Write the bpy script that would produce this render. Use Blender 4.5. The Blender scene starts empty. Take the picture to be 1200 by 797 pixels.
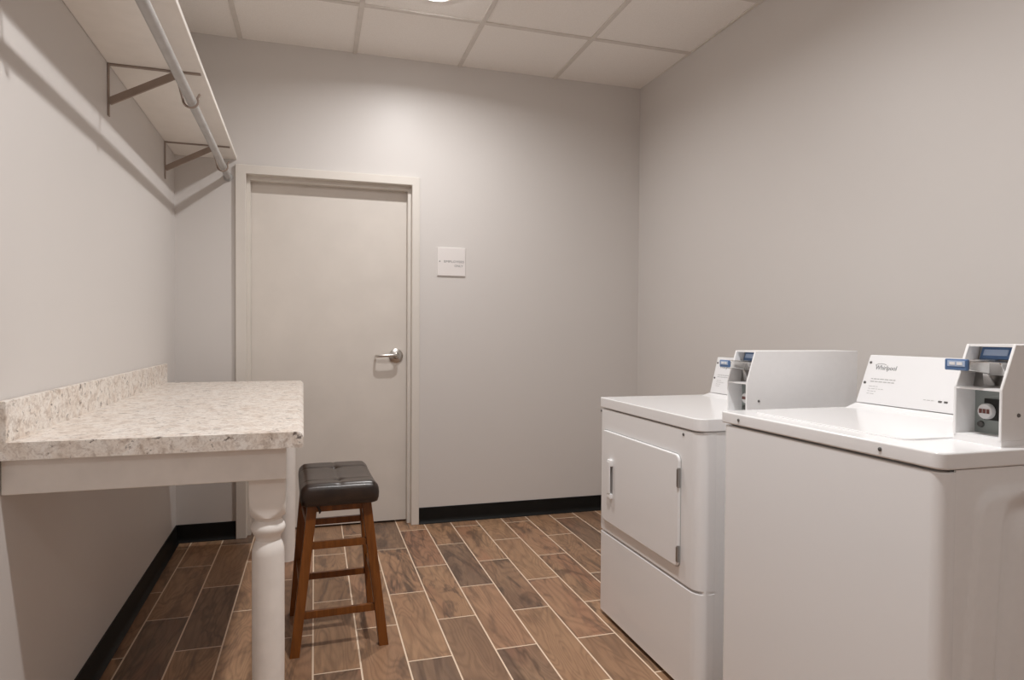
import bpy, bmesh, math, random
from mathutils import Vector, Matrix
random.seed(4)
S = bpy.context.scene
COL = S.collection
PI = math.pi
WALL_DEG = 0.92                       # side walls run one degree off the tile grid
D = 3.878                            # back wall plane (y)
H = 2.7365                           # ceiling height
K = math.tan(math.radians(WALL_DEG))
def left_x(y): return -0.7165 + K * (D - y)
def right_x(y): return 2.033 + 0.0175 * (D - y)

# ------------------------------------------------------------------ materials
def mat(name, color=(0.8, 0.8, 0.8), rough=0.5, metal=0.0, spec=0.5, coat=0.0):
    m = bpy.data.materials.new(name); m.use_nodes = True
    b = m.node_tree.nodes['Principled BSDF']
    b.inputs['Base Color'].default_value = (*color, 1)
    b.inputs['Roughness'].default_value = rough
    b.inputs['Metallic'].default_value = metal
    b.inputs['Specular IOR Level'].default_value = spec
    b.inputs['Coat Weight'].default_value = coat
    return m
class NT:
    def __init__(s, m): s.t = m.node_tree; s.n = s.t.nodes; s.l = s.t.links; s.b = s.n['Principled BSDF']
    def add(s, kind, **kw):
        n = s.n.new(kind)
        for k, v in kw.items(): setattr(n, k, v)
        return n
    def link(s, a, b): s.l.new(a, b)
    def put(s, sock, v):
        if hasattr(v, 'is_output'): s.link(v, sock)
        else: sock.default_value = v
    def math(s, op, a, b=0.0, c=0.0):
        n = s.add('ShaderNodeMath', operation=op)
        s.put(n.inputs[0], a); s.put(n.inputs[1], b)
        if len(n.inputs) > 2: s.put(n.inputs[2], c)
        return n.outputs[0]
    def noise(s, vec, scale=5, detail=4, rough=0.5, dist=0.0):
        n = s.add('ShaderNodeTexNoise'); s.link(vec, n.inputs['Vector'])
        n.inputs['Scale'].default_value = scale; n.inputs['Detail'].default_value = detail
        n.inputs['Roughness'].default_value = rough; n.inputs['Distortion'].default_value = dist
        return n.outputs['Fac']
    def ramp(s, fac, stops):
        n = s.add('ShaderNodeValToRGB'); s.link(fac, n.inputs['Fac']); e = n.color_ramp.elements
        while len(e) < len(stops): e.new(0.5)
        for el, (p, c) in zip(e, stops):
            el.position = p; el.color = (*c, 1) if len(c) == 3 else c
        return n.outputs['Color']
    def mix(s, fac, a, b, mode='MIX'):
        n = s.add('ShaderNodeMix', data_type='RGBA', blend_type=mode)
        s.put(n.inputs[0], fac); s.put(n.inputs[6], a if hasattr(a, 'is_output') else (*a, 1)); s.put(n.inputs[7], b if hasattr(b, 'is_output') else (*b, 1))
        return n.outputs[2]
    def obj(s): return s.add('ShaderNodeTexCoord').outputs['Object']
    def scaled(s, vec, sc):
        n = s.add('ShaderNodeMapping'); s.link(vec, n.inputs['Vector']); n.inputs['Scale'].default_value = sc
        return n.outputs['Vector']
    def bump(s, height, strength=0.2, dist=0.001):
        n = s.add('ShaderNodeBump'); s.link(height, n.inputs['Height'])
        n.inputs['Strength'].default_value = strength; n.inputs['Distance'].default_value = dist
        s.link(n.outputs['Normal'], s.b.inputs['Normal'])

def wall_material():
    m = mat('greige_wall', (0.56, 0.515, 0.465), 0.42, spec=0.35); t = NT(m); o = t.obj()
    n1 = t.noise(o, 3.0, 3); n2 = t.noise(t.scaled(o, (1, 1, 0.35)), 220, 2)
    c = t.mix(t.math('MULTIPLY', n1, 0.5), (0.668, 0.640, 0.618), (0.642, 0.614, 0.592))
    t.link(c, t.b.inputs['Base Color']); t.bump(n2, 0.12, 0.0006)
    return m
def ceiling_material():
    m = mat('ceiling_tile', (0.70, 0.66, 0.61), 0.9, spec=0.15); t = NT(m); o = t.obj()
    n = t.noise(o, 160, 5, 0.7)
    t.link(t.ramp(n, [(0.3, (0.86, 0.83, 0.79)), (0.6, (0.93, 0.90, 0.865))]), t.b.inputs['Base Color']); t.bump(n, 0.3, 0.001)
    return m
def floor_material():
    X0, P, Y0, L, G = 0.3095, 0.1578, 2.857, 0.6026, 0.0056
    m = mat('wood_look_plank_tile', (0.2, 0.12, 0.07), 0.4, spec=0.25); t = NT(m)
    sep = t.add('ShaderNodeSeparateXYZ'); t.link(t.obj(), sep.inputs[0]); X, Y = sep.outputs[0], sep.outputs[1]
    xs = t.math('DIVIDE', t.math('SUBTRACT', X, X0), P); row = t.math('FLOOR', xs); fx = t.math('SUBTRACT', xs, row)
    odd = t.math('FLOORED_MODULO', row, 2.0)
    ys = t.math('SUBTRACT', t.math('DIVIDE', t.math('SUBTRACT', Y, Y0), L), t.math('MULTIPLY', odd, 0.5))
    col = t.math('FLOOR', ys); fy = t.math('SUBTRACT', ys, col)
    ex = t.math('MULTIPLY', t.math('MINIMUM', fx, t.math('SUBTRACT', 1.0, fx)), P)
    ey = t.math('MULTIPLY', t.math('MINIMUM', fy, t.math('SUBTRACT', 1.0, fy)), L)
    e = t.math('MINIMUM', ex, ey)
    grout = t.math('LESS_THAN', e, G / 2)
    cid = t.add('ShaderNodeCombineXYZ'); t.link(row, cid.inputs[0]); t.link(col, cid.inputs[1])
    wn = t.add('ShaderNodeTexWhiteNoise', noise_dimensions='2D'); t.link(cid.outputs[0], wn.inputs['Vector'])
    r1 = wn.outputs['Value']; sc = t.add('ShaderNodeSeparateColor'); t.link(wn.outputs['Color'], sc.inputs[0]); r2 = sc.outputs[1]; r3 = sc.outputs[2]
    g = t.add('ShaderNodeCombineXYZ')
    t.link(t.math('MULTIPLY', X, 1.0), g.inputs[0]); t.link(t.math('MULTIPLY', Y, 0.20), g.inputs[1]); t.link(t.math('MULTIPLY', r1, 37.0), g.inputs[2])
    gv = g.outputs[0]
    broad = t.noise(gv, 9, 3, 0.55, 0.6)
    rings = t.math('SINE', t.math('MULTIPLY', t.noise(gv, 6, 2, 0.45, 0.35), 150.0))
    rings = t.math('MULTIPLY_ADD', rings, 0.5, 0.5)
    g2 = t.add('ShaderNodeCombineXYZ')
    t.link(X, g2.inputs[0]); t.link(t.math('MULTIPLY', Y, 0.05), g2.inputs[1]); t.link(t.math('MULTIPLY', r2, 11.0), g2.inputs[2])
    fine = t.noise(g2.outputs[0], 330, 3, 0.6)
    base = t.ramp(r1, [(0.0, (0.150, 0.102, 0.080)), (0.16, (0.175, 0.115, 0.085)), (0.26, (0.340, 0.200, 0.120)), (0.55, (0.420, 0.245, 0.142)), (0.80, (0.49, 0.295, 0.172)), (1.0, (0.41, 0.222, 0.138))])
    lightb = t.mix(t.ramp(broad, [(0.35, (0, 0, 0)), (0.70, (1, 1, 1))]), base, (0.58, 0.365, 0.215))
    c = t.mix(0.45, base, lightb)
    red = t.ramp(t.noise(gv, 7, 2, 0.5, 0.8), [(0.5, (0, 0, 0)), (0.66, (1, 1, 1))])
    c = t.mix(t.math('MULTIPLY', red, t.math('MULTIPLY', r2, 0.5)), c, (0.42, 0.19, 0.115))
    smoke = t.ramp(t.noise(gv, 11, 3, 0.6, 1.9), [(0.50, (0, 0, 0)), (0.64, (1, 1, 1))])
    c = t.mix(t.math('MULTIPLY', smoke, t.math('MULTIPLY_ADD', r3, 0.75, 0.10)), c, (0.085, 0.060, 0.048))
    vein = t.math('SUBTRACT', 1.0, t.math('MULTIPLY', t.math('ABSOLUTE', t.math('SUBTRACT', t.noise(gv, 5.5, 3, 0.5, 1.4), 0.5)), 26.0))
    c = t.mix(t.math('MULTIPLY', t.math('MAXIMUM', vein, 0.0), t.math('MULTIPLY_ADD', r2, 0.6, 0.1)), c, (0.070, 0.043, 0.032))
    c = t.mix(t.math('MULTIPLY', t.math('POWER', rings, 2.0), 0.28), c, (0.105, 0.058, 0.034))
    c = t.mix(t.math('MULTIPLY', fine, 0.42), c, (0.13, 0.076, 0.046))
    c = t.mix(grout, c, (0.82, 0.66, 0.51))
    t.link(c, t.b.inputs['Base Color'])
    t.link(t.math('MULTIPLY_ADD', grout, 0.45, t.math('MULTIPLY_ADD', fine, 0.14, 0.30)), t.b.inputs['Roughness'])
    hgt = t.math('SUBTRACT', t.math('MULTIPLY', fine, 0.25), t.math('MULTIPLY', grout, 1.0))
    t.bump(hgt, 0.35, 0.0012)
    return m
def granite_material():
    m = mat('speckled_granite_laminate', (0.7, 0.65, 0.6), 0.32, spec=0.45); t = NT(m); o = t.obj()
    ov = t.scaled(o, (1.0, 0.8, 1.0))
    a = t.noise(ov, 16, 5, 0.62, 1.2); b = t.noise(ov, 48, 5, 0.68, 0.9); d = t.noise(t.scaled(o, (0.8, 1.0, 1.0)), 44, 4, 0.7, 0.5); e = t.noise(ov, 170, 3, 0.65)
    c = t.ramp(a, [(0.30, (0.62, 0.52, 0.44)), (0.45, (0.80, 0.73, 0.66)), (0.60, (0.86, 0.82, 0.77)), (0.76, (0.64, 0.54, 0.46))])
    c = t.mix(t.math('MULTIPLY', t.ramp(b, [(0.48, (0, 0, 0)), (0.66, (1, 1, 1))]), 0.65), c, (0.36, 0.27, 0.215))
    c = t.mix(t.math('MULTIPLY', t.ramp(e, [(0.5, (0, 0, 0)), (0.70, (1, 1, 1))]), 0.5), c, (0.46, 0.375, 0.32))
    c = t.mix(t.math('MULTIPLY', t.ramp(d, [(0.60, (0, 0, 0)), (0.65, (1, 1, 1))]), 0.85), c, (0.085, 0.06, 0.048))
    t.link(c, t.b.inputs['Base Color'])
    return m
def wood_material():
    m = mat('chestnut_wood', (0.22, 0.07, 0.02), 0.33, spec=0.5); t = NT(m)
    n = t.noise(t.scaled(t.obj(), (1, 1, 0.08)), 60, 4, 0.6, 0.5)
    t.link(t.ramp(n, [(0.25, (0.100, 0.031, 0.005)), (0.55, (0.200, 0.063, 0.009)), (0.85, (0.260, 0.086, 0.014))]), t.b.inputs['Base Color'])
    return m
def leather_material():
    m = mat('dark_brown_leather', (0.022, 0.015, 0.013), 0.30, spec=0.55); t = NT(m); o = t.obj()
    v = t.add('ShaderNodeTexVoronoi'); t.link(o, v.inputs['Vector']); v.inputs['Scale'].default_value = 330
    n = t.noise(o, 22, 3)
    t.link(t.ramp(n, [(0.3, (0.017, 0.010, 0.0075)), (0.7, (0.036, 0.021, 0.015))]), t.b.inputs['Base Color']); t.bump(v.outputs['Distance'], 0.25, 0.0006)
    return m
def paint_material(name, color, rough, amp=0.04, scale=18):
    m = mat(name, color, rough); t = NT(m); n = t.noise(t.obj(), scale, 3)
    lo = tuple(c * (1 - amp) for c in color); hi = tuple(min(1, c * (1 + amp)) for c in color)
    t.link(t.ramp(n, [(0.3, lo), (0.7, hi)]), t.b.inputs['Base Color']); t.bump(t.noise(t.obj(), 240, 2), 0.06, 0.0005)
    return m

M = dict(
    wall=wall_material(), ceil=ceiling_material(), floor=floor_material(), granite=granite_material(), wood=wood_material(), leather=leather_material(),
    bar=paint_material('ceiling_grid_paint', (0.70, 0.66, 0.615), 0.6),
    doorp=paint_material('door_paint', (0.70, 0.655, 0.605), 0.45, 0.03, 6),
    framep=paint_material('frame_paint', (0.70, 0.66, 0.61), 0.4, 0.02, 6),
    rubber=paint_material('black_rubber', (0.006, 0.006, 0.0055), 0.55, 0.2),
    whitep=paint_material('white_painted_wood', (0.84, 0.80, 0.76), 0.38, 0.04),
    shelf=paint_material('white_melamine', (0.86, 0.82, 0.77), 0.45, 0.02),
    bracket=paint_material('tan_painted_steel', (0.30, 0.235, 0.195), 0.5, 0.06),
    zinc=paint_material('galvanised_tube', (0.44, 0.43, 0.42), 0.42, 0.08),
    enamel=mat('white_enamel', (0.86, 0.86, 0.868), 0.16, spec=0.5),
    enamel2=paint_material('white_textured_enamel', (0.86, 0.858, 0.862), 0.40, 0.01, 60),
    plate=mat('white_panel_plastic', (0.80, 0.80, 0.81), 0.35),
    chrome=mat('chrome', (0.72, 0.71, 0.70), 0.18, 1.0),
    satin=mat('satin_nickel', (0.62, 0.60, 0.57), 0.28, 1.0),
    steel=mat('brushed_steel', (0.42, 0.41, 0.40), 0.35, 1.0),
    darkmetal=mat('dark_metal', (0.15, 0.145, 0.14), 0.45, 0.6),
    black=mat('black_gap', (0.01, 0.01, 0.01), 0.6),
    blue=mat('blue_label', (0.085, 0.165, 0.33), 0.4),
    paleblue=mat('pale_blue_print', (0.40, 0.50, 0.68), 0.4),
    teal=mat('grey_green_steel', (0.30, 0.33, 0.32), 0.45, 0.3),
    red=mat('dark_red_print', (0.16, 0.05, 0.04), 0.5),
    ink=mat('grey_ink', (0.24, 0.245, 0.25), 0.6),
    midgrey=mat('grey_painted_shade', (0.30, 0.29, 0.285), 0.5),
    paleink=mat('pale_grey_ink', (0.45, 0.45, 0.45), 0.6),
    signp=mat('white_sign_plastic', (0.78, 0.745, 0.73), 0.35),
)
for k in ('enamel', 'plate', 'chrome', 'satin', 'steel', 'signp'):           # faint orange-peel / brushing
    t = NT(M[k]); t.bump(t.noise(t.obj(), 300, 2), 0.02, 0.0003)
LAMP_COLOR = (1.0, 0.985, 0.975)
M['rubber'].node_tree.nodes['Principled BSDF'].inputs['Specular IOR Level'].default_value = 0.25
def lamp_material(strength):
    m = mat('lamp_lens', (0.9, 0.9, 0.9), 0.5); b = m.node_tree.nodes['Principled BSDF']
    b.inputs['Emission Color'].default_value = (*LAMP_COLOR, 1); b.inputs['Emission Strength'].default_value = strength
    return m

# ------------------------------------------------------------------ geometry
def new(): return bmesh.new()
def merge(dst, src):
    me = bpy.data.meshes.new('tmp'); src.to_mesh(me); src.free(); dst.from_mesh(me); bpy.data.meshes.remove(me); return dst
def add_box(bm, lo, hi, bev=0.0, seg=2, mi=0, M4=None):
    t = new(); bmesh.ops.create_cube(t, size=1.0)
    lo, hi = Vector(lo), Vector(hi)
    for v in t.verts: v.co = Vector(((lo[i] + hi[i]) / 2 + v.co[i] * (hi[i] - lo[i]) for i in range(3)))
    if bev > 0: bmesh.ops.bevel(t, geom=list(t.edges), offset=bev, segments=seg, profile=0.5, affect='EDGES')
    for f in t.faces: f.material_index = mi; f.smooth = bev > 0
    if M4 is not None: bmesh.ops.transform(t, matrix=M4, verts=t.verts)
    return merge(bm, t)
def add_prism(bm, poly, axis, a, b, bev=0.0, seg=2, mi=0, smooth=False):
    """polygon given in the two remaining axes (in xyz order), extruded along axis from a to b"""
    t = new()
    def P(p, w):
        q = list(p); q.insert(axis, w); return Vector(q)
    lo = [t.verts.new(P(p, a)) for p in poly]; hi = [t.verts.new(P(p, b)) for p in poly]
    n = len(poly)
    t.faces.new(lo[::-1]); t.faces.new(hi)
    for i in range(n): t.faces.new((lo[i], lo[(i + 1) % n], hi[(i + 1) % n], hi[i]))
    bmesh.ops.recalc_face_normals(t, faces=t.faces)
    if bev > 0: bmesh.ops.bevel(t, geom=list(t.edges), offset=bev, segments=seg, profile=0.5, affect='EDGES')
    for f in t.faces: f.material_index = mi; f.smooth = smooth or bev > 0
    return merge(bm, t)
def rounded(x0, x1, y0, y1, r, seg=6, corners=(1, 1, 1, 1)):
    pts = []
    for k, (cx, cy, a0) in enumerate([(x1 - r, y1 - r, 0), (x0 + r, y1 - r, PI / 2), (x0 + r, y0 + r, PI), (x1 - r, y0 + r, 1.5 * PI)]):
        if corners[k]:
            for i in range(seg + 1):
                a = a0 + PI / 2 * i / seg; pts.append((cx + r * math.cos(a), cy + r * math.sin(a)))
        else: pts.append(((x1, y1), (x0, y1), (x0, y0), (x1, y0))[k])
    return pts
def frame_dirs(d):
    d = d.normalized(); up = Vector((0, 0, 1)) if abs(d.z) < 0.95 else Vector((0, 1, 0))
    s = d.cross(up).normalized(); return s, s.cross(d).normalized()
def add_tube(bm, pts, r, seg=14, mi=0, caps=True, close=False):
    t = new(); pts = [Vector(p) for p in pts]; rings = []; n = len(pts)
    s0 = None
    for i, p in enumerate(pts):
        if i == 0: d = pts[1] - pts[0]
        elif i == n - 1: d = pts[-1] - pts[-2]
        else: d = (pts[i + 1] - p).normalized() + (p - pts[i - 1]).normalized()
        s, u = frame_dirs(d)
        if s0 is not None:
            s = (s0 - d.normalized() * s0.dot(d.normalized())).normalized(); u = s.cross(d.normalized()).normalized()
        s0 = s; rr = r[i] if isinstance(r, (list, tuple)) else r
        rings.append([t.verts.new(p + (s * math.cos(a) + u * math.sin(a)) * rr) for a in [2 * PI * k / seg for k in range(seg)]])
    for a, b in zip(rings, rings[1:]):
        for k in range(seg): t.faces.new((a[k], a[(k + 1) % seg], b[(k + 1) % seg], b[k]))
    if caps: t.faces.new(rings[0][::-1]); t.faces.new(rings[-1])
    bmesh.ops.recalc_face_normals(t, faces=t.faces)
    for f in t.faces: f.material_index = mi; f.smooth = len(f.verts) == 4
    return merge(bm, t)
def add_lathe(bm, prof, seg=40, half=None, mi=0, M4=None):
    """prof: list of (r, z); half: clip the section to a square of this half width"""
    t = new(); rings = []
    angs = [2 * PI * k / seg for k in range(seg)]
    for r, z in prof:
        ring = []
        for a in angs:
            q = r
            if half: q = min(r, half / max(abs(math.cos(a)), abs(math.sin(a))))
            ring.append(t.verts.new((q * math.cos(a), q * math.sin(a), z)))
        rings.append(ring)
    for a, b in zip(rings, rings[1:]):
        for k in range(seg): t.faces.new((a[k], a[(k + 1) % seg], b[(k + 1) % seg], b[k]))
    t.faces.new(rings[0][::-1]); t.faces.new(rings[-1])
    bmesh.ops.recalc_face_normals(t, faces=t.faces)
    for f in t.faces: f.material_index = mi; f.smooth = True
    if M4 is not None: bmesh.ops.transform(t, matrix=M4, verts=t.verts)
    return merge(bm, t)
def add_bar(bm, p, q, w, h, mi=0, bev=0.002, hint=(0, 1, 0), w2=None, h2=None):
    """rectangular bar p->q; w measured along hint, h across"""
    t = new(); p, q = Vector(p), Vector(q); d = (q - p).normalized(); hv = Vector(hint); s = (hv - d * hv.dot(d)).normalized(); u = d.cross(s)
    w2 = w2 or w; h2 = h2 or h; vs = []
    for c, a, b in ((p, w, h), (q, w2, h2)):
        vs.append([t.verts.new(c + s * (i * a / 2) + u * (j * b / 2)) for i, j in ((-1, -1), (1, -1), (1, 1), (-1, 1))])
    t.faces.new(vs[0][::-1]); t.faces.new(vs[1])
    for k in range(4): t.faces.new((vs[0][k], vs[0][(k + 1) % 4], vs[1][(k + 1) % 4], vs[1][k]))
    bmesh.ops.recalc_face_normals(t, faces=t.faces)
    if bev: bmesh.ops.bevel(t, geom=list(t.edges), offset=bev, segments=2, profile=0.5, affect='EDGES')
    for f in t.faces: f.material_index = mi; f.smooth = bool(bev)
    return merge(bm, t)
def obj(name, bm, mats, parent=None, sharp=35, wn=True):
    me = bpy.data.meshes.new(name); bm.normal_update(); bm.to_mesh(me); bm.free()
    for m in (mats if isinstance(mats, (list, tuple)) else [mats]): me.materials.append(m)
    me.set_sharp_from_angle(angle=math.radians(sharp))
    o = bpy.data.objects.new(name, me); COL.objects.link(o)
    if parent: o.parent = parent
    if wn and any(f.use_smooth for f in me.polygons):
        w = o.modifiers.new('weighted_normals', 'WEIGHTED_NORMAL'); w.keep_sharp = True; w.weight = 50
    return o
def thing(name, label, cat, loc=(0, 0, 0), rz=0.0):
    o = bpy.data.objects.new(name, None); COL.objects.link(o); o.empty_display_size = 0.1
    o.location = loc; o.rotation_euler = (0, 0, rz); o['label'] = label; o['category'] = cat
    return o
def tag(o, label, cat): o['label'] = label; o['category'] = cat; return o
def struct(name, bm, mats, label=None, cat=None, parent=None):
    o = obj(name, bm, mats, parent); o['kind'] = 'structure'
    if label: o['label'] = label; o['category'] = cat
    return o
def text_bm(body, size, origin, xdir, ydir, depth=0.0006, align='LEFT', width=None, mi=0, offset=0.0):
    """text as solid letters lying in the plane (xdir, ydir) at origin"""
    cu = bpy.data.curves.new('txt', 'FONT'); cu.body = body; cu.size = size; cu.align_x = align; cu.extrude = depth / 2; cu.resolution_u = 2; cu.offset = offset
    o = bpy.data.objects.new('txt', cu); COL.objects.link(o)
    bpy.context.view_layer.update()
    me = bpy.data.meshes.new_from_object(o.evaluated_get(bpy.context.evaluated_depsgraph_get()))
    bm = new(); bm.from_mesh(me); bpy.data.objects.remove(o); bpy.data.curves.remove(cu); bpy.data.meshes.remove(me)
    xs = [v.co.x for v in bm.verts]; w = max(xs) - min(xs); x0 = min(xs)
    k = width / w if width else 1.0
    X, Y = Vector(xdir).normalized(), Vector(ydir).normalized(); Z = X.cross(Y)
    base = {'LEFT': x0, 'RIGHT': max(xs), 'CENTER': (x0 + max(xs)) / 2}[align]
    for v in bm.verts: v.co = Vector(origin) + X * ((v.co.x - base) * k) + Y * v.co.y + Z * v.co.z
    for f in bm.faces: f.material_index = mi
    return bm

# ------------------------------------------------------------------ the room
YN = -1.7                                           # near end of the room, behind the camera
b = new(); add_box(b, (-1.2, YN - 0.15, -0.12), (2.6, D + 0.4, 0.0)); struct('floor', b, M['floor'], 'brown wood-look plank tile floor with pale grout', 'floor')
# ceiling: lay-in tiles between T-bars, one mesh
GX, GY, T, BW = 1.439, 3.300, 0.6096, 0.024
b = new(); add_box(b, (-1.2, YN - 0.15, H + 0.006), (2.6, D + 0.3, H + 0.12), mi=0)
for i in range(-2, 5):
    x = GX - i * T; add_box(b, (x - BW / 2, YN - 0.1, H - 0.001), (x + BW / 2, D, H + 0.008), mi=1)
for i in range(0, 9):
    y = GY - i * T; add_box(b, (-1.1, y - BW / 2, H - 0.0005), (2.5, y + BW / 2, H + 0.008), mi=1)
struct('ceiling', b, [M['ceil'], M['bar']], 'suspended ceiling of square off-white tiles in a grid', 'ceiling')
# back wall with the door opening
OX0, OX1, OZ = -0.400, 0.578, 2.040
b = new(); add_prism(b, [(-0.95, 0), (OX0, 0), (OX0, OZ), (OX1, OZ), (OX1, 0), (2.35, 0), (2.35, H + 0.01), (-0.95, H + 0.01)], 1, D, D + 0.16)
struct('wall_back', b, M['wall'], 'greige back wall around the door', 'wall')
def side_wall(name, fx, sgn, label):
    b = new(); y0, y1 = YN, D
    x0, x1 = fx(y0), fx(y1); w = 0.15 * sgn
    add_prism(b, [(x0, y0), (x1, y1), (x1 + w, y1), (x0 + w, y0)], 2, 0.0, H + 0.01)
    struct(name, b, M['wall'], label, 'wall')
side_wall('wall_left', left_x, -1, 'greige wall behind the folding counter')
side_wall('wall_right', right_x, 1, 'greige wall behind the laundry machines')
b = new(); add_box(b, (-0.9, YN - 0.14, 0), (2.4, YN, H + 0.01)); struct('wall_near', b, M['wall'], 'greige wall at the camera end of the room', 'wall')
# black rubber cove base
def cove(name, p, q, nrm, label):
    p, q, n = Vector((*p, 0)), Vector((*q, 0)), Vector((*nrm, 0)).normalized(); d = (q - p)
    prof = [(0.0, 0.0), (0.019, 0.0), (0.019, 0.003), (0.012, 0.008), (0.0075, 0.018), (0.006, 0.03), (0.006, 0.092), (0.004, 0.096), (0.0, 0.096)]
    b = new(); rings = []
    for e in (p, q): rings.append([b.verts.new(e + n * o + Vector((0, 0, z))) for o, z in prof])
    m = len(prof); b.faces.new(rings[0]); b.faces.new(rings[1][::-1])
    for i in range(m): b.faces.new((rings[0][i], rings[1][i], rings[1][(i + 1) % m], rings[0][(i + 1) % m]))
    bmesh.ops.recalc_face_normals(b, faces=b.faces)
    for f in b.faces: f.smooth = len(f.verts) == 4
    return struct(name, b, M['rubber'], label, 'baseboard')
cove('baseboard_left', (left_x(YN), YN), (left_x(D), D), (1, K), 'black rubber baseboard along the left wall')
cove('baseboard_back', (0.594, D), (right_x(D), D), (0, -1), 'black rubber baseboard right of the door')
cove('baseboard_back.001', (left_x(D) + 0.006, D), (-0.416, D), (0, -1), 'short black rubber baseboard left of the door')
cove('baseboard_right', (right_x(YN), YN), (right_x(D), D), (-1, -0.0175), 'black rubber baseboard along the right wall')

# ------------------------------------------------------------------ door
door = thing('door_1', 'closed greige flush door in a painted metal frame', 'door', (0, 0, 0)); door['kind'] = 'structure'
FX0, FX1, FZ = -0.415, 0.593, 2.055; IX0, IX1, IZ = -0.361, 0.547, 2.007; FY = 3.858
b = new()
def arch(b, x0, x1, z, i0, i1, iz, y0, y1, bev):
    add_prism(b, [(x0, 0.0), (i0, 0.0), (i0, iz), (i1, iz), (i1, 0.0), (x1, 0.0), (x1, z), (x0, z)], 1, y0, y1, bev, 1)
arch(b, FX0, FX1, FZ, IX0, IX1, IZ, FY, D + 0.001, 0.0025)
arch(b, OX0, OX1, OZ, IX0, IX1, IZ, D + 0.001, D + 0.16, 0.0)
arch(b, IX0 - 0.002, IX1 + 0.002, IZ + 0.002, IX0 + 0.019, IX1 - 0.019, IZ - 0.024, 3.908, 3.951, 0.002)
obj('door_frame', b, M['framep'], door)
b = new(); add_box(b, (IX0 + 0.003, 3.955, 0.012), (IX1 - 0.003, 3.999, IZ - 0.003), 0.001, 1); obj('door_leaf', b, M['doorp'], door)
b = new(); add_box(b, (OX0, D + 0.16, 0.0), (OX1, D + 0.175, OZ)); 
struct('dark_backing', b, M['black'], 'black sheet standing in for the dark space behind the closed door', 'wall')  # added black sheet, darkness behind the leaf put into its colour
handle = obj('door_handle', add_lathe(new(), [(0.0, -0.001), (0.036, -0.001), (0.041, 0.004), (0.041, 0.008), (0.036, 0.0115), (0.020, 0.014), (0.017, 0.018), (0.0125, 0.030), (0.0125, 0.052), (0.0, 0.053)], 40, None, 0,
              Matrix.Translation((0.466, 3.955, 1.003)) @ Matrix.Rotation(PI / 2, 4, 'X')), M['satin'], door); handle['label'] = 'satin nickel lever handle'
b = new()
hy = 3.955
path = [(0.468, hy - 0.040, 1.004), (0.460, hy - 0.052, 1.006), (0.440, hy - 0.056, 1.007), (0.400, hy - 0.056, 1.006), (0.368, hy - 0.055, 1.004), (0.352, hy - 0.050, 1.003), (0.346, hy - 0.036, 1.003), (0.346, hy - 0.014, 1.003)]
add_tube(b, path, [0.0095, 0.011, 0.0105, 0.0095, 0.009, 0.0085, 0.0075, 0.006], 14); obj('lever', b, M['satin'], handle)

# ------------------------------------------------------------------ sign
sg = thing('wall_sign', 'small square white sign with grey capitals on the back wall right of the door', 'sign', (0.785, D, 1.568))
b = new(); add_box(b, (-0.086, -0.009, -0.085), (0.086, 0.0, 0.085), 0.0035, 2); obj('sign_plate', b, M['signp'], sg)
b = text_bm('EMPLOYEES', 0.019, (0.077, -0.0093, -0.005), (1, 0, 0), (0, 0, 1), 0.0012, 'RIGHT', 0.122)
obj('sign_lettering', b, M['ink'], sg); b = new(); merge(b, text_bm('ONLY', 0.019, (0.070, -0.0093, -0.030), (1, 0, 0), (0, 0, 1), 0.0012, 'RIGHT', 0.052))
obj('sign_lettering', b, M['ink'], sg); b = new(); add_lathe(b, [(0.0, 0.0), (0.004, 0.0), (0.003, 0.001), (0, 0.0012)], 12, None, 0, Matrix.Translation((-0.071, -0.009, 0.001)) @ Matrix.Rotation(PI / 2, 4, 'X'))
obj('sign_dot', b, M['ink'], sg)

# ------------------------------------------------------------------ ceiling light
def downlight(x, y, strength, label):
    cl = thing('ceiling_light', label, 'ceiling light', (x, y, H))
    b = new(); t = new(); prof = [(0.066, 0.006), (0.066, -0.004), (0.074, -0.006), (0.090, -0.003), (0.092, 0.006)]
    n = 40; rings = [[t.verts.new((r * math.cos(2 * PI * k / n), r * math.sin(2 * PI * k / n), z)) for k in range(n)] for r, z in prof]
    for a, c in zip(rings, rings[1:]):
        for k in range(n): f = t.faces.new((a[k], a[(k + 1) % n], c[(k + 1) % n], c[k])); f.smooth = True
    bmesh.ops.recalc_face_normals(t, faces=t.faces); merge(b, t); obj('trim_ring', b, M['framep'], cl)
    b = new(); add_lathe(b, [(0.0, -0.020), (0.030, -0.0185), (0.050, -0.013), (0.061, -0.005), (0.065, 0.004), (0.0, 0.005)], 24)
    obj('lamp_lens', b, lamp_material(strength), cl)
downlight(0.550, 3.070, 50.0, 'round recessed downlight glowing in the ceiling tile in front of the door')
downlight(0.530, 1.25, 50.0, 'round recessed downlight in the ceiling above the gap between counter and washer')

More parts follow.
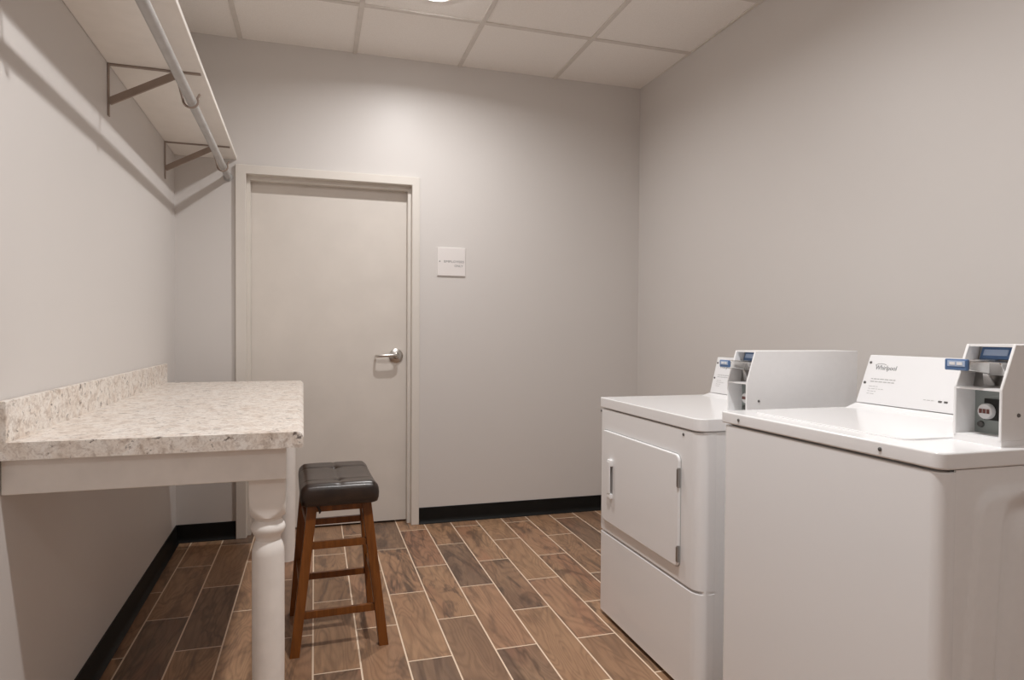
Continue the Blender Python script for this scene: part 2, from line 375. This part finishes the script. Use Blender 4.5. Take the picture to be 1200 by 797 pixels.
# ------------------------------------------------------------------ shelf, brackets, rod (left wall)
RW = math.radians(WALL_DEG)
def wall_root(name, label, cat, y): return thing(name, label, cat, (left_x(y), y, 0), RW)
Y0 = 1.0; LEN = (D - Y0) / math.cos(RW)
sh = wall_root('wall_shelf', 'long white wall shelf on triangular steel brackets high on the left wall', 'shelf', Y0)
b = new(); add_box(b, (0.001, -0.6, 2.081), (0.309, LEN - 0.008, 2.100), 0.0015, 1); obj('shelf_board', b, M['shelf'], sh)
def bracket(ly):
    b = new()
    add_box(b, (0.0005, ly - 0.009, 1.897), (0.0045, ly + 0.009, 2.080), 0.001, 1)
    add_box(b, (0.0005, ly - 0.009, 2.0765), (0.298, ly + 0.009, 2.0805), 0.001, 1)
    o = obj('shelf_bracket', b, M['bracket'], sh); o['label'] = 'tan steel shelf bracket'
    b = new(); add_bar(b, (0.003, ly, 1.948), (0.225, ly, 2.072), 0.010, 0.026, hint=(0, 1, 0)); obj('brace', b, M['bracket'], o)
    zc = 1.981; xr = 0.264
    pts = [(0.214, ly, 2.074), (0.228, ly, 2.025)] + [(xr + 0.025 * math.cos(a), ly, zc + 0.025 * math.sin(a)) for a in [PI + 0.35 + (PI + 0.1) * k / 12 for k in range(13)]] + [(xr + 0.031, ly, zc + 0.026)]
    b = new(); add_tube(b, pts, 0.0042, 10); obj('rod_hook', b, M['bracket'], o)
for yb in (1.67, 2.628, 3.615): bracket((yb - Y0) / math.cos(RW))
rd = wall_root('hanging_rod', 'galvanised hanging rod carried by hooks under the white shelf', 'rod', Y0)
b = new(); t = new(); add_tube(b, [(0.264, -0.6, 1.984), (0.264, LEN - 0.012, 1.984)], 0.0165, 24); obj('rod_tube', b, M['zinc'], rd)
b = new(); add_lathe(b, [(0.0, 0.0), (0.024, 0.0), (0.024, 0.003), (0.0195, 0.004), (0.0195, 0.014), (0.0172, 0.014), (0.0, 0.013)], 28, None, 0, Matrix.Translation((0.264, LEN - 0.0065, 1.984)) @ Matrix.Rotation(PI / 2, 4, 'X')); obj('end_socket', b, M['zinc'], rd)

# ------------------------------------------------------------------ folding counter
CY = 1.722; ct = thing('folding_counter', 'speckled granite-look folding counter on white turned legs along the left wall', 'counter', (left_x(CY), CY, 0), RW)
CL = 1.83; CW = 0.655; ZT = 0.890
b = new(); prof = [(0.002, ZT - 0.040), (CW - 0.004, ZT - 0.040), (CW, ZT - 0.034), (CW, ZT - 0.013), (CW - 0.004, ZT - 0.008), (CW - 0.013, ZT - 0.001), (CW - 0.018, ZT), (0.002, ZT)]
add_prism(b, prof, 1, 0.0, CL); obj('countertop', b, M['granite'], ct)
b = new(); add_box(b, (0.002, 0.0, ZT - 0.001), (0.021, CL - 0.004, ZT + 0.093), 0.003, 2); obj('backsplash', b, M['granite'], ct)
b = new(); add_box(b, (0.0012, 0.024, 0.767), (0.613, 0.043, ZT - 0.040), 0.0015, 1); obj('apron', b, M['whitep'], ct)
b = new(); add_box(b, (0.585, 0.15, 0.800), (0.603, CL - 0.14, ZT - 0.040), 0.0015, 1); obj('apron', b, M['whitep'], ct)
b = new(); add_box(b, (0.003, CL - 0.052, 0.767), (0.603, CL - 0.034, ZT - 0.040), 0.0015, 1); obj('apron', b, M['whitep'], ct)
def turned_leg(x, y):
    b = new(); hw = 0.044
    prof = [(0.075, ZT - 0.040), (0.075, 0.727)] + [((2 * hw * hw - (hw * k / 12.0) ** 2) ** 0.5, 0.727 - 0.064 * k / 12.0) for k in range(13)]
    prof += [(0.040, 0.6605), (0.035, 0.6595), (0.0335, 0.655)]
    prof += [(0.0325 + 0.0105 * math.sin(PI * k / 10), 0.651 - 0.042 * k / 10) for k in range(11)]
    prof += [(0.0315, 0.604), (0.031, 0.598), (0.033, 0.594), (0.0365, 0.586), (0.0395, 0.574), (0.0405, 0.560), (0.0405, 0.300), (0.0395, 0.12), (0.0385, 0.0)]
    t = new(); add_lathe(t, prof, 64, hw, 0, Matrix.Translation((x, y, 0))); merge(b, t)
    return obj('leg', b, M['whitep'], ct, 28)
turned_leg(0.5665, 0.0885); turned_leg(0.5765, CL - 0.120)

# ------------------------------------------------------------------ bar stool
st = thing('bar_stool', 'chestnut wooden bar stool with tufted dark brown leather seat beside the folding counter', 'stool', (0.080, 2.590, 0), math.radians(2.2))
SZ = 0.607; hx, hy_ = 0.133, 0.208
b = new(); NXg, NYg = 36, 48
def seat_top(x, y):
    u, v = x / hx, y / hy_
    e = max(abs(u), abs(v))
    z = SZ - 0.006 + 0.010 * v * v - 0.012 * max(0, abs(u) - 0.5) ** 2
    edge = 1 - min(1.0, min(1 - abs(u), (1 - abs(v)) * hy_ / hx) / 0.22)
    z -= 0.016 * edge ** 2.4
    for by in (-0.112, 0.112):
        d2 = (x * x + (y - by) ** 2); z -= 0.010 * math.exp(-d2 / 0.00030)
        z -= 0.0035 * math.exp(-((y - by) / 0.006) ** 2) * (1 - edge)
    z -= 0.0035 * math.exp(-(x / 0.006) ** 2) * (1 - edge)
    return z
grid = []
for i in range(NXg + 1):
    grid.append([])
    for j in range(NYg + 1):
        x = -hx + 2 * hx * i / NXg; y = -hy_ + 2 * hy_ * j / NYg
        z = seat_top(x, y)
        # round the plan corners
        cr = 0.022; ax, ay = abs(x) - (hx - cr), abs(y) - (hy_ - cr)
        px, py = x, y
        if ax > 0 and ay > 0:
            r = math.hypot(ax, ay)
            if r > 0:
                s = max(ax, ay) / r; px = math.copysign(hx - cr + ax * s, x); py = math.copysign(hy_ - cr + ay * s, y)
        grid[-1].append(b.verts.new((px, py, z)))
for i in range(NXg):
    for j in range(NYg): b.faces.new((grid[i][j], grid[i + 1][j], grid[i + 1][j + 1], grid[i][j + 1]))
loop = [grid[i][0] for i in range(NXg + 1)] + [grid[NXg][j] for j in range(1, NYg + 1)] + [grid[i][NYg] for i in range(NXg - 1, -1, -1)] + [grid[0][j] for j in range(NYg - 1, 0, -1)]
prev = loop
for dz, sc in ((0.010, 1.020), (0.026, 1.030), (0.044, 1.022), (0.058, 0.995), (0.062, 0.95)):
    cur = [b.verts.new((v.co.x * sc, v.co.y * (1 + (sc - 1) * 0.64), SZ - 0.016 - dz + (0.3 * (v.co.z - SZ + 0.016) if dz < 0.05 else 0))) for v in loop]
    for k in range(len(loop)): b.faces.new((prev[k], cur[k], cur[(k + 1) % len(loop)], prev[(k + 1) % len(loop)]))
    prev = cur
b.faces.new(prev)
bmesh.ops.recalc_face_normals(b, faces=b.faces)
for f in b.faces: f.smooth = True
seat = obj('seat', b, M['leather'], st, 60, False)
for by in (-0.112, 0.112):
    b = new(); add_lathe(b, [(0.0, 0.0), (0.008, 0.001), (0.0085, 0.003), (0.006, 0.006), (0.0, 0.007)], 16, None, 0, Matrix.Translation((0, by, seat_top(0, by) - 0.001))); obj('tuft_button', b, M['leather'], seat)
ZS = 0.532
legs = {}
for sx in (-1, 1):
    for sy in (-1, 1):
        top = Vector((sx * (0.112 if sy > 0 else 0.0935), sy * 0.158, ZS)); bot = Vector((sx * (0.154 if sy > 0 else 0.1555), sy * 0.182, 0.0))
        legs[(sx, sy)] = (top, bot)
        b = new(); d = (top - bot); add_bar(b, bot, top, 0.034, 0.034, hint=(1, 0, 0), w2=0.034, h2=0.034, bev=0.0025)
        for v in b.verts:
            if v.co.z < 0.02 : v.co.z = max(0.0, v.co.z)
            if v.co.z < 0.006: v.co.z = 0.0
        obj('leg', b, M['wood'], st)
def on(k, z): t_, b_ = legs[k]; return b_ + (t_ - b_) * (z / ZS)
def rung(k1, k2, z, h=0.026, w=0.016):
    b = new(); p, q = on(k1, z), on(k2, z); add_bar(b, p, q, h, w, hint=(0, 0, 1), bev=0.002); obj('rung', b, M['wood'], st)
for z in (0.139, 0.381): rung((-1, -1), (1, -1), z); 
for z in (0.150, 0.374): rung((-1, 1), (1, 1), z)
for z in (0.215, 0.445): rung((-1, -1), (-1, 1), z); rung((1, -1), (1, 1), z)
b = new()
for a, c in (((-1, -1), (1, -1)), ((-1, 1), (1, 1)), ((-1, -1), (-1, 1)), ((1, -1), (1, 1))):
    add_bar(b, on(a, 0.517), on(c, 0.517), 0.034, 0.018, hint=(0, 0, 1), bev=0.002)
obj('seat_frame', b, M['wood'], st)
b = new(); add_box(b, (-0.100, -0.185, ZS - 0.002), (0.100, 0.185, ZS + 0.006)); obj('seat_base', b, M['darkmetal'], st)
# torn corner of the leather hanging at the left front leg
b = new(); add_tube(b, [(-0.082, -0.188, 0.536), (-0.074, -0.190, 0.520), (-0.069, -0.190, 0.508), (-0.071, -0.189, 0.500)], [0.006, 0.005, 0.005, 0.002], 8)
obj('leather_flap', b, M['leather'], seat)

# ------------------------------------------------------------------ laundry machines
def coin_box(root, x0, xt, xb, y0, y1, zb, zm, zt, w=0.006):
    """box with slanted upper front; local x is depth from the front, y0 near side, y1 far side"""
    b = new(); side = [(x0, zb), (x0, zm), (xt, zt), (xb, zt), (xb, zb)]
    add_prism(b, side, 1, y0, y0 + w, 0.0012, 1); add_prism(b, side, 1, y1 - w, y1, 0.0012, 1)
    add_box(b, (xt + 0.001, y0 + w, zt - 0.005), (xb, y1 - w, zt - 0.0003))                                    # top
    add_box(b, (xb - 0.006, y0 + w, zb), (xb, y1 - w, zt - 0.005))                                             # rear
    add_box(b, (x0 + 0.001, y0 + w, zm - 0.004), (x0 + 0.060, y1 - w, zm))                                     # shelf between the two recesses
    add_box(b, (x0 + 0.002, y0 + w, zb), (x0 + 0.060, y1 - w, zb + 0.004))                                     # floor
    o = obj('coin_box', b, M['enamel2'], root)
    # slanted metal face the slide passes through
    b = new(); k = (xt - x0) / (zt - zm); dd = 0.028
    add_prism(b, [(x0 + dd + 0.02, zm), (x0 + dd + 0.024, zm), (xt + dd + 0.006, zt - 0.005), (xt + dd + 0.002, zt - 0.005)], 1, y0 + w, y1 - w); obj('slide_plate', b, M['steel'], o)['label'] = 'steel coin slide plate'
    # lower recess: money box front with a round lock
    b = new(); add_box(b, (x0 + 0.054, y0 + w, zb + 0.004), (x0 + 0.058, y1 - w, zm - 0.004)); vf = obj('coin_vault', b, M['teal'], o); vf['label'] = 'grey green coin vault front'
    yc = y1 - 0.036; zc = (zb + zm) / 2 + 0.002; xf = x0 + 0.054
    b = new(); add_box(b, (xf - 0.003, y0 + w + 0.002, zc - 0.020), (xf, yc + 0.008, zc + 0.024)); obj('lock_recess', b, M['black'], vf)
    R = Matrix.Rotation(-PI / 2, 4, 'Y')
    b = new(); add_lathe(b, [(0.0, 0.0), (0.0165, 0.0), (0.0165, 0.008), (0.0145, 0.011), (0.0, 0.012)], 28, None, 0, Matrix.Translation((xf - 0.002, yc, zc - 0.002)) @ R); lk = obj('lock', b, M['plate'], vf)
    for q in range(3):
        b = new(); add_box(b, (xf - 0.0150, yc - 0.011 + q * 0.0078, zc - 0.006), (xf - 0.0137, yc - 0.0055 + q * 0.0078, zc + 0.003)); obj('lock_print', b, M['red'], lk)
    b = new(); add_lathe(b, [(0.0, 0.0), (0.007, 0.0), (0.006, 0.004), (0.0, 0.005)], 18, None, 0, Matrix.Translation((xf, y1 - w - 0.014, zb + 0.022)) @ R); obj('vault_screw', b, M['darkmetal'], vf)
    # blue sticker high on the slide plate
    u = Vector((k, 0, 1)).normalized(); nrm = Vector((-1, 0, k)).normalized(); ymid = (y0 + y1) / 2
    zc2 = zt - 0.020; xc2 = xt + dd + 0.002 - (zt - 0.005 - zc2) * (xt + dd + 0.002 - (x0 + dd + 0.02)) / (zt - 0.005 - zm)
    def card(cy, cz, wy, hz, lift, m, name, par):
        c = Vector((xc2, cy, zc2)) + u * cz + nrm * lift; t = new()
        vs = [c + Vector((0, a * wy / 2, 0)) + u * (e * hz / 2) + nrm * q for q in (-0.0006, 0.0006) for a, e in ((-1, -1), (1, -1), (1, 1), (-1, 1))]
        v = [t.verts.new(p) for p in vs]
        for q in ((0, 1, 2, 3), (4, 5, 6, 7), (0, 1, 5, 4), (1, 2, 6, 5), (2, 3, 7, 6), (3, 0, 4, 7)): t.faces.new([v[i] for i in q])
        bmesh.ops.recalc_face_normals(t, faces=t.faces)
        return t if name is None else obj(name, t, m, par)
    sk = card(ymid + 0.006, 0, 0.062, 0.026, 0.003, M['blue'], 'coin_sticker', o); sk['label'] = 'blue coin instruction sticker'
    t = card(ymid + 0.006, 0.001, 0.050, 0.013, 0.0042, None, None, None)
    obj('sticker_print', t, M['paleblue'], o)
    # the slide itself
    zs = zt - 0.0415
    sl = new(); ys0, ys1 = y1 - 0.056, y1 - 0.006
    add_prism(sl, [(x0 - 0.026, zs + 0.010), (x0 + 0.080, zs + 0.010), (x0 + 0.080, zs - 0.020), (x0 + 0.030, zs - 0.020), (x0 - 0.026, zs - 0.011)], 1, ys0 + 0.002, ys1 - 0.002, 0.0015, 1)
    add_prism(sl, [(x0 + 0.008, zs + 0.006), (x0 + 0.080, zs + 0.008), (x0 + 0.080, zs - 0.024), (x0 + 0.032, zs - 0.022)], 1, y0 + w + 0.006, ys0 + 0.006, 0.0015, 1)
    add_bar(sl, (x0 + 0.03, ys0 + 0.012, zs - 0.012), (x0 + 0.042, ys0 + 0.010, zm + 0.004), 0.010, 0.006, hint=(0, 1, 0), w2=0.022)
    so = obj('coin_slide', sl, M['chrome'], o); so['label'] = 'chrome coin slide'
    b = new(); add_box(b, (x0 - 0.034, ys0, zs - 0.012), (x0 - 0.026, ys1, zs + 0.011), 0.002, 1); hd = obj('slide_handle', b, M['blue'], so); hd['label'] = 'blue slide handle'
    b = new(); add_box(b, (x0 - 0.0352, ys0 + 0.004, zs - 0.004), (x0 - 0.0338, ys1 - 0.008, zs + 0.008))
    obj('handle_label', b, M['paleblue'], hd)
    for yy in (ys0 + 0.009, ys0 + 0.025):
        b = new(); add_box(b, (x0 - 0.0360, yy, zs - 0.001), (x0 - 0.0350, yy + 0.012, zs + 0.005)); obj('handle_print', b, M['plate'], hd)
    b = new(); add_lathe(b, [(0, 0), (0.0042, 0), (0.0035, 0.002), (0, 0.0024)], 12, None, 0, Matrix.Translation((x0 + 0.045, y0, zb + 0.050)) @ Matrix.Rotation(PI / 2, 4, 'X')); obj('screw', b, M['darkmetal'], o)
    return o
def screw(root, p, axis='x', r=0.005):
    b = new(); R = Matrix.Rotation(-PI / 2, 4, 'Y') if axis == 'x' else Matrix.Rotation(PI / 2, 4, 'X')
    add_lathe(b, [(0, 0), (r, 0), (r * 0.9, 0.002), (r * 0.5, 0.0032), (0, 0.0034)], 14, None, 0, Matrix.Translation(p) @ R)
    o = obj('screw', b, M['darkmetal'], root); o['label'] = 'dark screw head'
def control_panel(root, xb, xt, zb, zt, y0, y1, depth, full, zdeck):
    b = new(); add_prism(b, [(xb, zb), (xt, zt), (xt + 0.02, zt), (xt + depth, zb), ], 1, y0, y1, 0.0025, 2); p = obj('control_panel', b, M['plate'], root)
    b = new(); add_prism(b, [(xb - 0.045, zdeck - 0.001), (xb - 0.003, zb - 0.0015), (xt + depth - 0.004, zb - 0.0015), (xt + depth - 0.004, zdeck - 0.001)], 1, y0, y1 - 0.002, 0.001, 1); obj('panel_base', b, M['enamel'], p)
    X = Vector((0, -1, 0)); U = Vector((xt - xb, 0, zt - zb)).normalized(); N = X.cross(U)
    org = Vector((xb, y1, zb)); hgt = math.hypot(xt - xb, zt - zb)
    def at(s, h): return org + X * s + U * h + N * 0.0004
    b = text_bm('Whirlpool', 0.020, at(0.034, hgt * 0.70), X, U, 0.0008, 'LEFT', 0.074)
    # small ring sweeping over the first letters of the wordmark
    add_tube(b, [at(0.036 + 0.016 + 0.020 * math.cos(a), hgt * 0.70 + 0.012 + 0.007 * math.sin(a)) for a in [0.5 + 2.5 * k / 10 for k in range(11)]], 0.0006, 6)
    obj('logo', b, M['ink'], p)
    def words(lines, m, hh):
        b = new()
        for s0, s1, h in lines:
            s = s0
            while s < s1:
                w = min(random.uniform(0.006, 0.014), s1 - s); c = at(s, h)
                t = new(); vs = [t.verts.new(c + X * i * w + U * j * hh + N * k) for k in (-0.0003, 0.0003) for i, j in ((0, 0), (1, 0), (1, 1), (0, 1))]
                for q in ((0, 1, 2, 3), (4, 5, 6, 7), (0, 1, 5, 4), (1, 2, 6, 5), (2, 3, 7, 6), (3, 0, 4, 7)): t.faces.new([vs[i] for i in q])
                bmesh.ops.recalc_face_normals(t, faces=t.faces); merge(b, t); s += w + 0.003
        obj('panel_print', b, m, p)
    words([(0.030, 0.116, hgt * 0.50), (0.030, 0.114, hgt * 0.445)], M['paleink'], 0.0026)
    words([(0.030, 0.062, hgt * 0.35), (0.030, 0.084, hgt * 0.30), (0.030, 0.060, hgt * 0.25), (0.030, 0.055, hgt * 0.20)], M['paleink'], 0.0013)
    if full:
        words([(0.222, 0.256, hgt * 0.19)], M['paleink'], 0.0014)
        for s in (0.272, 0.289):
            c = at(s, hgt * 0.19); b = new(); add_box(b, (c.x - 0.002, c.y - 0.005, c.z - 0.0025), (c.x + 0.002, c.y + 0.005, c.z + 0.0025), 0.001, 1); obj('indicator', b, M['darkmetal'], p)
    for h in (0.84, 0.42):
        c = at(0.012, hgt * h); screw(p, (c.x, c.y, c.z), 'x', 0.0042)
    return p

# --- dryer: front faces -X.  local origin at near front floor corner
DX, DY, DW, DD, DZ = 1.120, 1.735, 0.713, 0.680, 0.884
dr = thing('dryer', 'white coin-operated dryer with front door, far machine nearer the back wall', 'dryer', (DX, DY, 0))
b = new(); add_prism(b, rounded(0.022, DD, 0.001, DW - 0.001, 0.010, 3), 2, 0.028, DZ - 0.042); obj('cabinet', b, M['enamel2'], dr)
def front_panel(z0, z1, name, bev=0.004):
    b = new(); add_prism(b, [(0.062, 0.0)] + [(0.04 - 0.04 * math.sin(a), 0.04 - 0.04 * math.cos(a)) for a in [PI / 2 * k / 8 for k in range(9)]] + [(0.0, DW - 0.012), (0.004, DW - 0.003), (0.012, DW), (0.062, DW)], 2, z0, z1, 0.0)
    t = new(); merge(t, b)
    es = [e for e in t.edges if abs(e.verts[0].co.z - e.verts[1].co.z) < 1e-5 and max(e.verts[0].co.x, e.verts[1].co.x) < 0.061]
    bmesh.ops.bevel(t, geom=es, offset=bev, segments=2, profile=0.5, affect='EDGES')
    for f in t.faces: f.smooth = True
    return obj(name, t, M['enamel'], dr)
front_panel(0.348, DZ - 0.044, 'front_panel'); front_panel(0.016, 0.341, 'lower_panel')
b = new(); add_box(b, (0.028, 0.012, 0.012), (0.07, DW - 0.012, DZ - 0.046)); obj('panel_gap', b, M['darkmetal'], dr)
def cap(x0, x1, y0, y1, z0, z1, rn, rf, bev):
    def arc(cx, cy, r, a0): return [(cx + r * math.cos(a0 + PI / 2 * k / 8), cy + r * math.sin(a0 + PI / 2 * k / 8)) for k in range(9)]
    b = new(); add_prism(b, [(x1, y0)] + [(x1, y1)] + arc(x0 + rf, y1 - rf, rf, PI / 2) + arc(x0 + rn, y0 + rn, rn, PI), 2, z0, z1)
    es = [e for e in b.edges if abs(e.verts[0].co.z - e.verts[1].co.z) < 1e-6]
    bmesh.ops.bevel(b, geom=es, offset=bev, segments=3, profile=0.5, affect='EDGES')
    for f in b.faces: f.smooth = True
    return b
obj('top_panel', cap(-0.003, DD, -0.003, DW + 0.002, DZ - 0.040, DZ, 0.036, 0.008, 0.0035), M['enamel'], dr)
# door: rounded slab standing just proud, its groove's shade painted by a grey slab behind
D0, D1, Z0, Z1 = 1.832 - DY, 2.418 - DY, 0.392, 0.760
def slab(y0, y1, z0, z1, r, xa, xb, bev=0.0):
    b = new(); add_prism(b, rounded(y0, y1, z0, z1, r, 8), 0, xa, xb)
    if bev: bmesh.ops.bevel(b, geom=[e for e in b.edges if e.verts[0].co.x < xa + 1e-5 and e.verts[1].co.x < xa + 1e-5], offset=bev, segments=2, profile=0.5, affect='EDGES')
    for f in b.faces: f.smooth = True
    return b
obj('groove_shade', slab(D0, D1, Z0, Z1, 0.024, -0.0012, 0.004), M['paleink'], dr)
dd = obj('door', slab(D0 + 0.003, D1 - 0.003, Z0 + 0.003, Z1 - 0.003, 0.022, -0.010, 0.006, 0.005), M['enamel'], dr)
yh = 2.324 - DY
b = new()
add_box(b, (-0.026, yh - 0.013, 0.520), (-0.020, yh + 0.013, 0.645), 0.003, 2)
add_box(b, (-0.024, yh - 0.016, 0.625), (-0.008, yh + 0.016, 0.652), 0.005, 2); add_box(b, (-0.024, yh - 0.014, 0.497), (-0.008, yh + 0.014, 0.520), 0.006, 2)
for v in b.verts: pass
obj('door_handle', b, M['enamel'], dd)
b = new(); add_box(b, (-0.0112, yh - 0.012, 0.519), (-0.0095, yh + 0.008, 0.627)); obj('handle_slot_shade', b, M['midgrey'], dd)  # flat grey plate, paints the shade of the slot behind the handle
for z0, z1 in ((0.652, 0.716), (0.412, 0.466)):
    b = new(); add_box(b, (-0.012, D0 + 0.0015, z0), (-0.002, D0 + 0.007, z1), 0.001, 1); add_tube(b, [(-0.011, D0 + 0.003, z0 + 0.004), (-0.011, D0 + 0.003, z1 - 0.004)], 0.0045, 10); obj('hinge', b, M['steel'], dd)['label'] = 'grey steel hinge'
screw(dr, (0.0, 1.822 - DY, 0.825)); screw(dr, (0.0, 2.441 - DY, 0.829))
for x in (0.08, DD - 0.06):
    for y in (0.06, DW - 0.06): b = new(); add_lathe(b, [(0.018, 0.0), (0.018, 0.012), (0.008, 0.014), (0.008, 0.032)], 16, None, 0, Matrix.Translation((x, y, 0))); obj('foot', b, M['rubber'], dr)
coin_box(dr, 0.175, 0.206, 0.605, 0.010, 0.112, DZ - 0.001, 0.990, 1.091)
control_panel(dr, 0.487, 0.523, 0.897, 1.046, 0.112, 2.412 - DY, 0.10, False, DZ)

# --- washer
WX, WY, WW, WD, WZ = 1.120, 0.930, 0.688, 0.680, 0.924
ws = thing('washing_machine', 'white coin-operated top-loading washer, nearer machine at the right edge', 'washing machine', (WX, WY, 0))
b = new(); add_prism(b, rounded(0.030, WD, 0.046, WW - 0.004, 0.003, 3), 2, 0.028, WZ - 0.034)
cab = obj('cabinet', b, M['enamel2'], ws)
# pressed near side panel: a raised border with a sunken middle
def sstep(e, d): q = max(0.0, min(1.0, d / e)); return q * q * (3 - 2 * q)
def smin(a, c, k=0.03): q = max(k - abs(a - c), 0.0) / k; return min(a, c) - q * q * k * 0.25
def press(x, z):
    def inside(xl, xr, sl, zt, k):
        f = (zt - z) * sl; return smin(smin(x - (xl - f), (xr + f) - x, k), zt - z, k)
    d1 = inside(0.088, 0.610, 0.085, 0.848, 0.05); d2 = inside(0.146, 0.552, 0.055, 0.846, 0.05); d3 = inside(0.21, 0.49, 0.10, 0.80, 0.06)
    return 0.009 * sstep(0.010, d1) - 0.034 * sstep(0.055, d2) + 0.010 * sstep(0.03, d3)
b = new(); NX, NZ = 130, 90; px0, px1, pz0, pz1 = 0.036, WD, 0.030, WZ - 0.0345
g = [[b.verts.new((px0 + (px1 - px0) * i / NX, 0.0025 - press(px0 + (px1 - px0) * i / NX, pz0 + (pz1 - pz0) * k / NZ), pz0 + (pz1 - pz0) * k / NZ)) for k in range(NZ + 1)] for i in range(NX + 1)]
for i in range(NX):
    for k in range(NZ): b.faces.new((g[i][k], g[i + 1][k], g[i + 1][k + 1], g[i][k + 1]))
rim = [g[i][0] for i in range(NX + 1)] + [g[NX][k] for k in range(1, NZ + 1)] + [g[i][NZ] for i in range(NX - 1, -1, -1)] + [g[0][k] for k in range(NZ - 1, 0, -1)]
back = [b.verts.new((v.co.x, 0.0455, v.co.z)) for v in rim]
for k in range(len(rim)): b.faces.new((rim[k], back[k], back[(k + 1) % len(rim)], rim[(k + 1) % len(rim)]))
b.faces.new(back); bmesh.ops.recalc_face_normals(b, faces=b.faces)
for f in b.faces: f.smooth = len(f.verts) == 4
obj('side_panel', b, M['enamel2'], ws, 40, False)
b = new(); add_prism(b, [(0.034, 0.0)] + [(0.026 - 0.026 * math.sin(a), 0.026 - 0.026 * math.cos(a)) for a in [PI / 2 * k / 8 for k in range(9)]] + [(0.026 - 0.026 * math.cos(a), WW - 0.026 + 0.026 * math.sin(a)) for a in [PI / 2 * k / 8 for k in range(9)]] + [(0.034, WW)], 2, 0.016, WZ - 0.038)
bmesh.ops.bevel(b, geom=[e for e in b.edges if e.verts[0].co.z > 0.5 and e.verts[1].co.z > 0.5 and max(e.verts[0].co.x, e.verts[1].co.x) < 0.033], offset=0.004, segments=2, profile=0.5, affect='EDGES')
for f in b.faces: f.smooth = True
obj('front_panel', b, M['enamel'], ws)
b = new(); add_box(b, (0.026, 0.006, 0.012), (0.040, WW - 0.006, WZ - 0.034)); obj('panel_gap', b, M['darkmetal'], ws)
tp = obj('top_panel', cap(-0.004, WD, -0.003, WW + 0.003, WZ - 0.033, WZ, 0.024, 0.012, 0.0045), M['enamel'], ws)
lid = obj('lid', merge(new(), (lambda t: (add_prism(t, rounded(0.055, 0.430, 0.130, 0.630, 0.030, 6), 2, WZ - 0.002, WZ + 0.0035, 0.0025, 2), t)[1])(new())), M['enamel'], ws)
screw(ws, (-0.004, 1.537 - WY, 0.907), 'x', 0.0045); screw(ws, (-0.004, 1.067 - WY, 0.908), 'x', 0.0045)
for x in (0.08, WD - 0.06):
    for y in (0.06, WW - 0.06): b = new(); add_lathe(b, [(0.018, 0.0), (0.018, 0.012), (0.008, 0.014), (0.008, 0.032)], 16, None, 0, Matrix.Translation((x, y, 0))); obj('foot', b, M['rubber'], ws)
coin_box(ws, 0.168, 0.202, 0.600, 0.016, 0.118, WZ + 0.012, 1.037, 1.126)
b = new(); add_box(b, (0.170, 0.017, WZ - 0.001), (0.600, 0.117, WZ + 0.012)); obj('coin_box_base', b, M['enamel2'], ws)
control_panel(ws, 0.459, 0.512, 0.940, 1.083, 0.118, 0.672, 0.10, True, WZ)

# ------------------------------------------------------------------ light: one can seen, one more behind the camera
def can(x, y, watts, size=0.065, spread=163):
    ld = bpy.data.lights.new('downlight_lamp', 'AREA'); ld.shape = 'DISK'; ld.size = size; ld.energy = watts; ld.color = LAMP_COLOR; ld.spread = math.radians(spread)
    lo = bpy.data.objects.new('downlight_lamp', ld); COL.objects.link(lo); lo.location = (x, y, H - 0.022); return lo
can(0.550, 3.07, 14.0); can(0.530, 1.25, 24.5); can(0.530, -0.90, 9.5)
w = bpy.data.worlds.new('dark_outside'); w.use_nodes = True; w.node_tree.nodes['Background'].inputs[0].default_value = (0, 0, 0, 1); S.world = w

# ------------------------------------------------------------------ camera
a, tlt, ro = math.radians(16.79), math.radians(-1.125), math.radians(0.3535)
right = Vector((math.cos(a), -math.sin(a), 0)); fwd = Vector((math.sin(a), math.cos(a), 0)); up = Vector((0, 0, 1))
f2 = fwd * math.cos(tlt) + up * math.sin(tlt); u2 = -fwd * math.sin(tlt) + up * math.cos(tlt)
r3 = right * math.cos(ro) + u2 * math.sin(ro); u3 = -right * math.sin(ro) + u2 * math.cos(ro)
cd = bpy.data.cameras.new('camera'); cam = bpy.data.objects.new('camera', cd); COL.objects.link(cam)
R = Matrix((r3, u3, -f2)).transposed().to_4x4()
cam.matrix_world = Matrix.Translation((0, 0, 1.1427)) @ R
cd.sensor_fit = 'HORIZONTAL'; cd.sensor_width = 36.0; cd.lens = 766.2 * 36.0 / 1200.0; cd.shift_y = (405.5 - 398.5) / 1200.0; cd.clip_start = 0.02
S.camera = cam
vs = S.view_settings; vs.view_transform = 'Standard'; vs.look = 'None'; vs.gamma = 1.0; vs.exposure = 0.06; vs.use_curve_mapping = False
S.cycles.max_bounces = 10; S.cycles.diffuse_bounces = 8
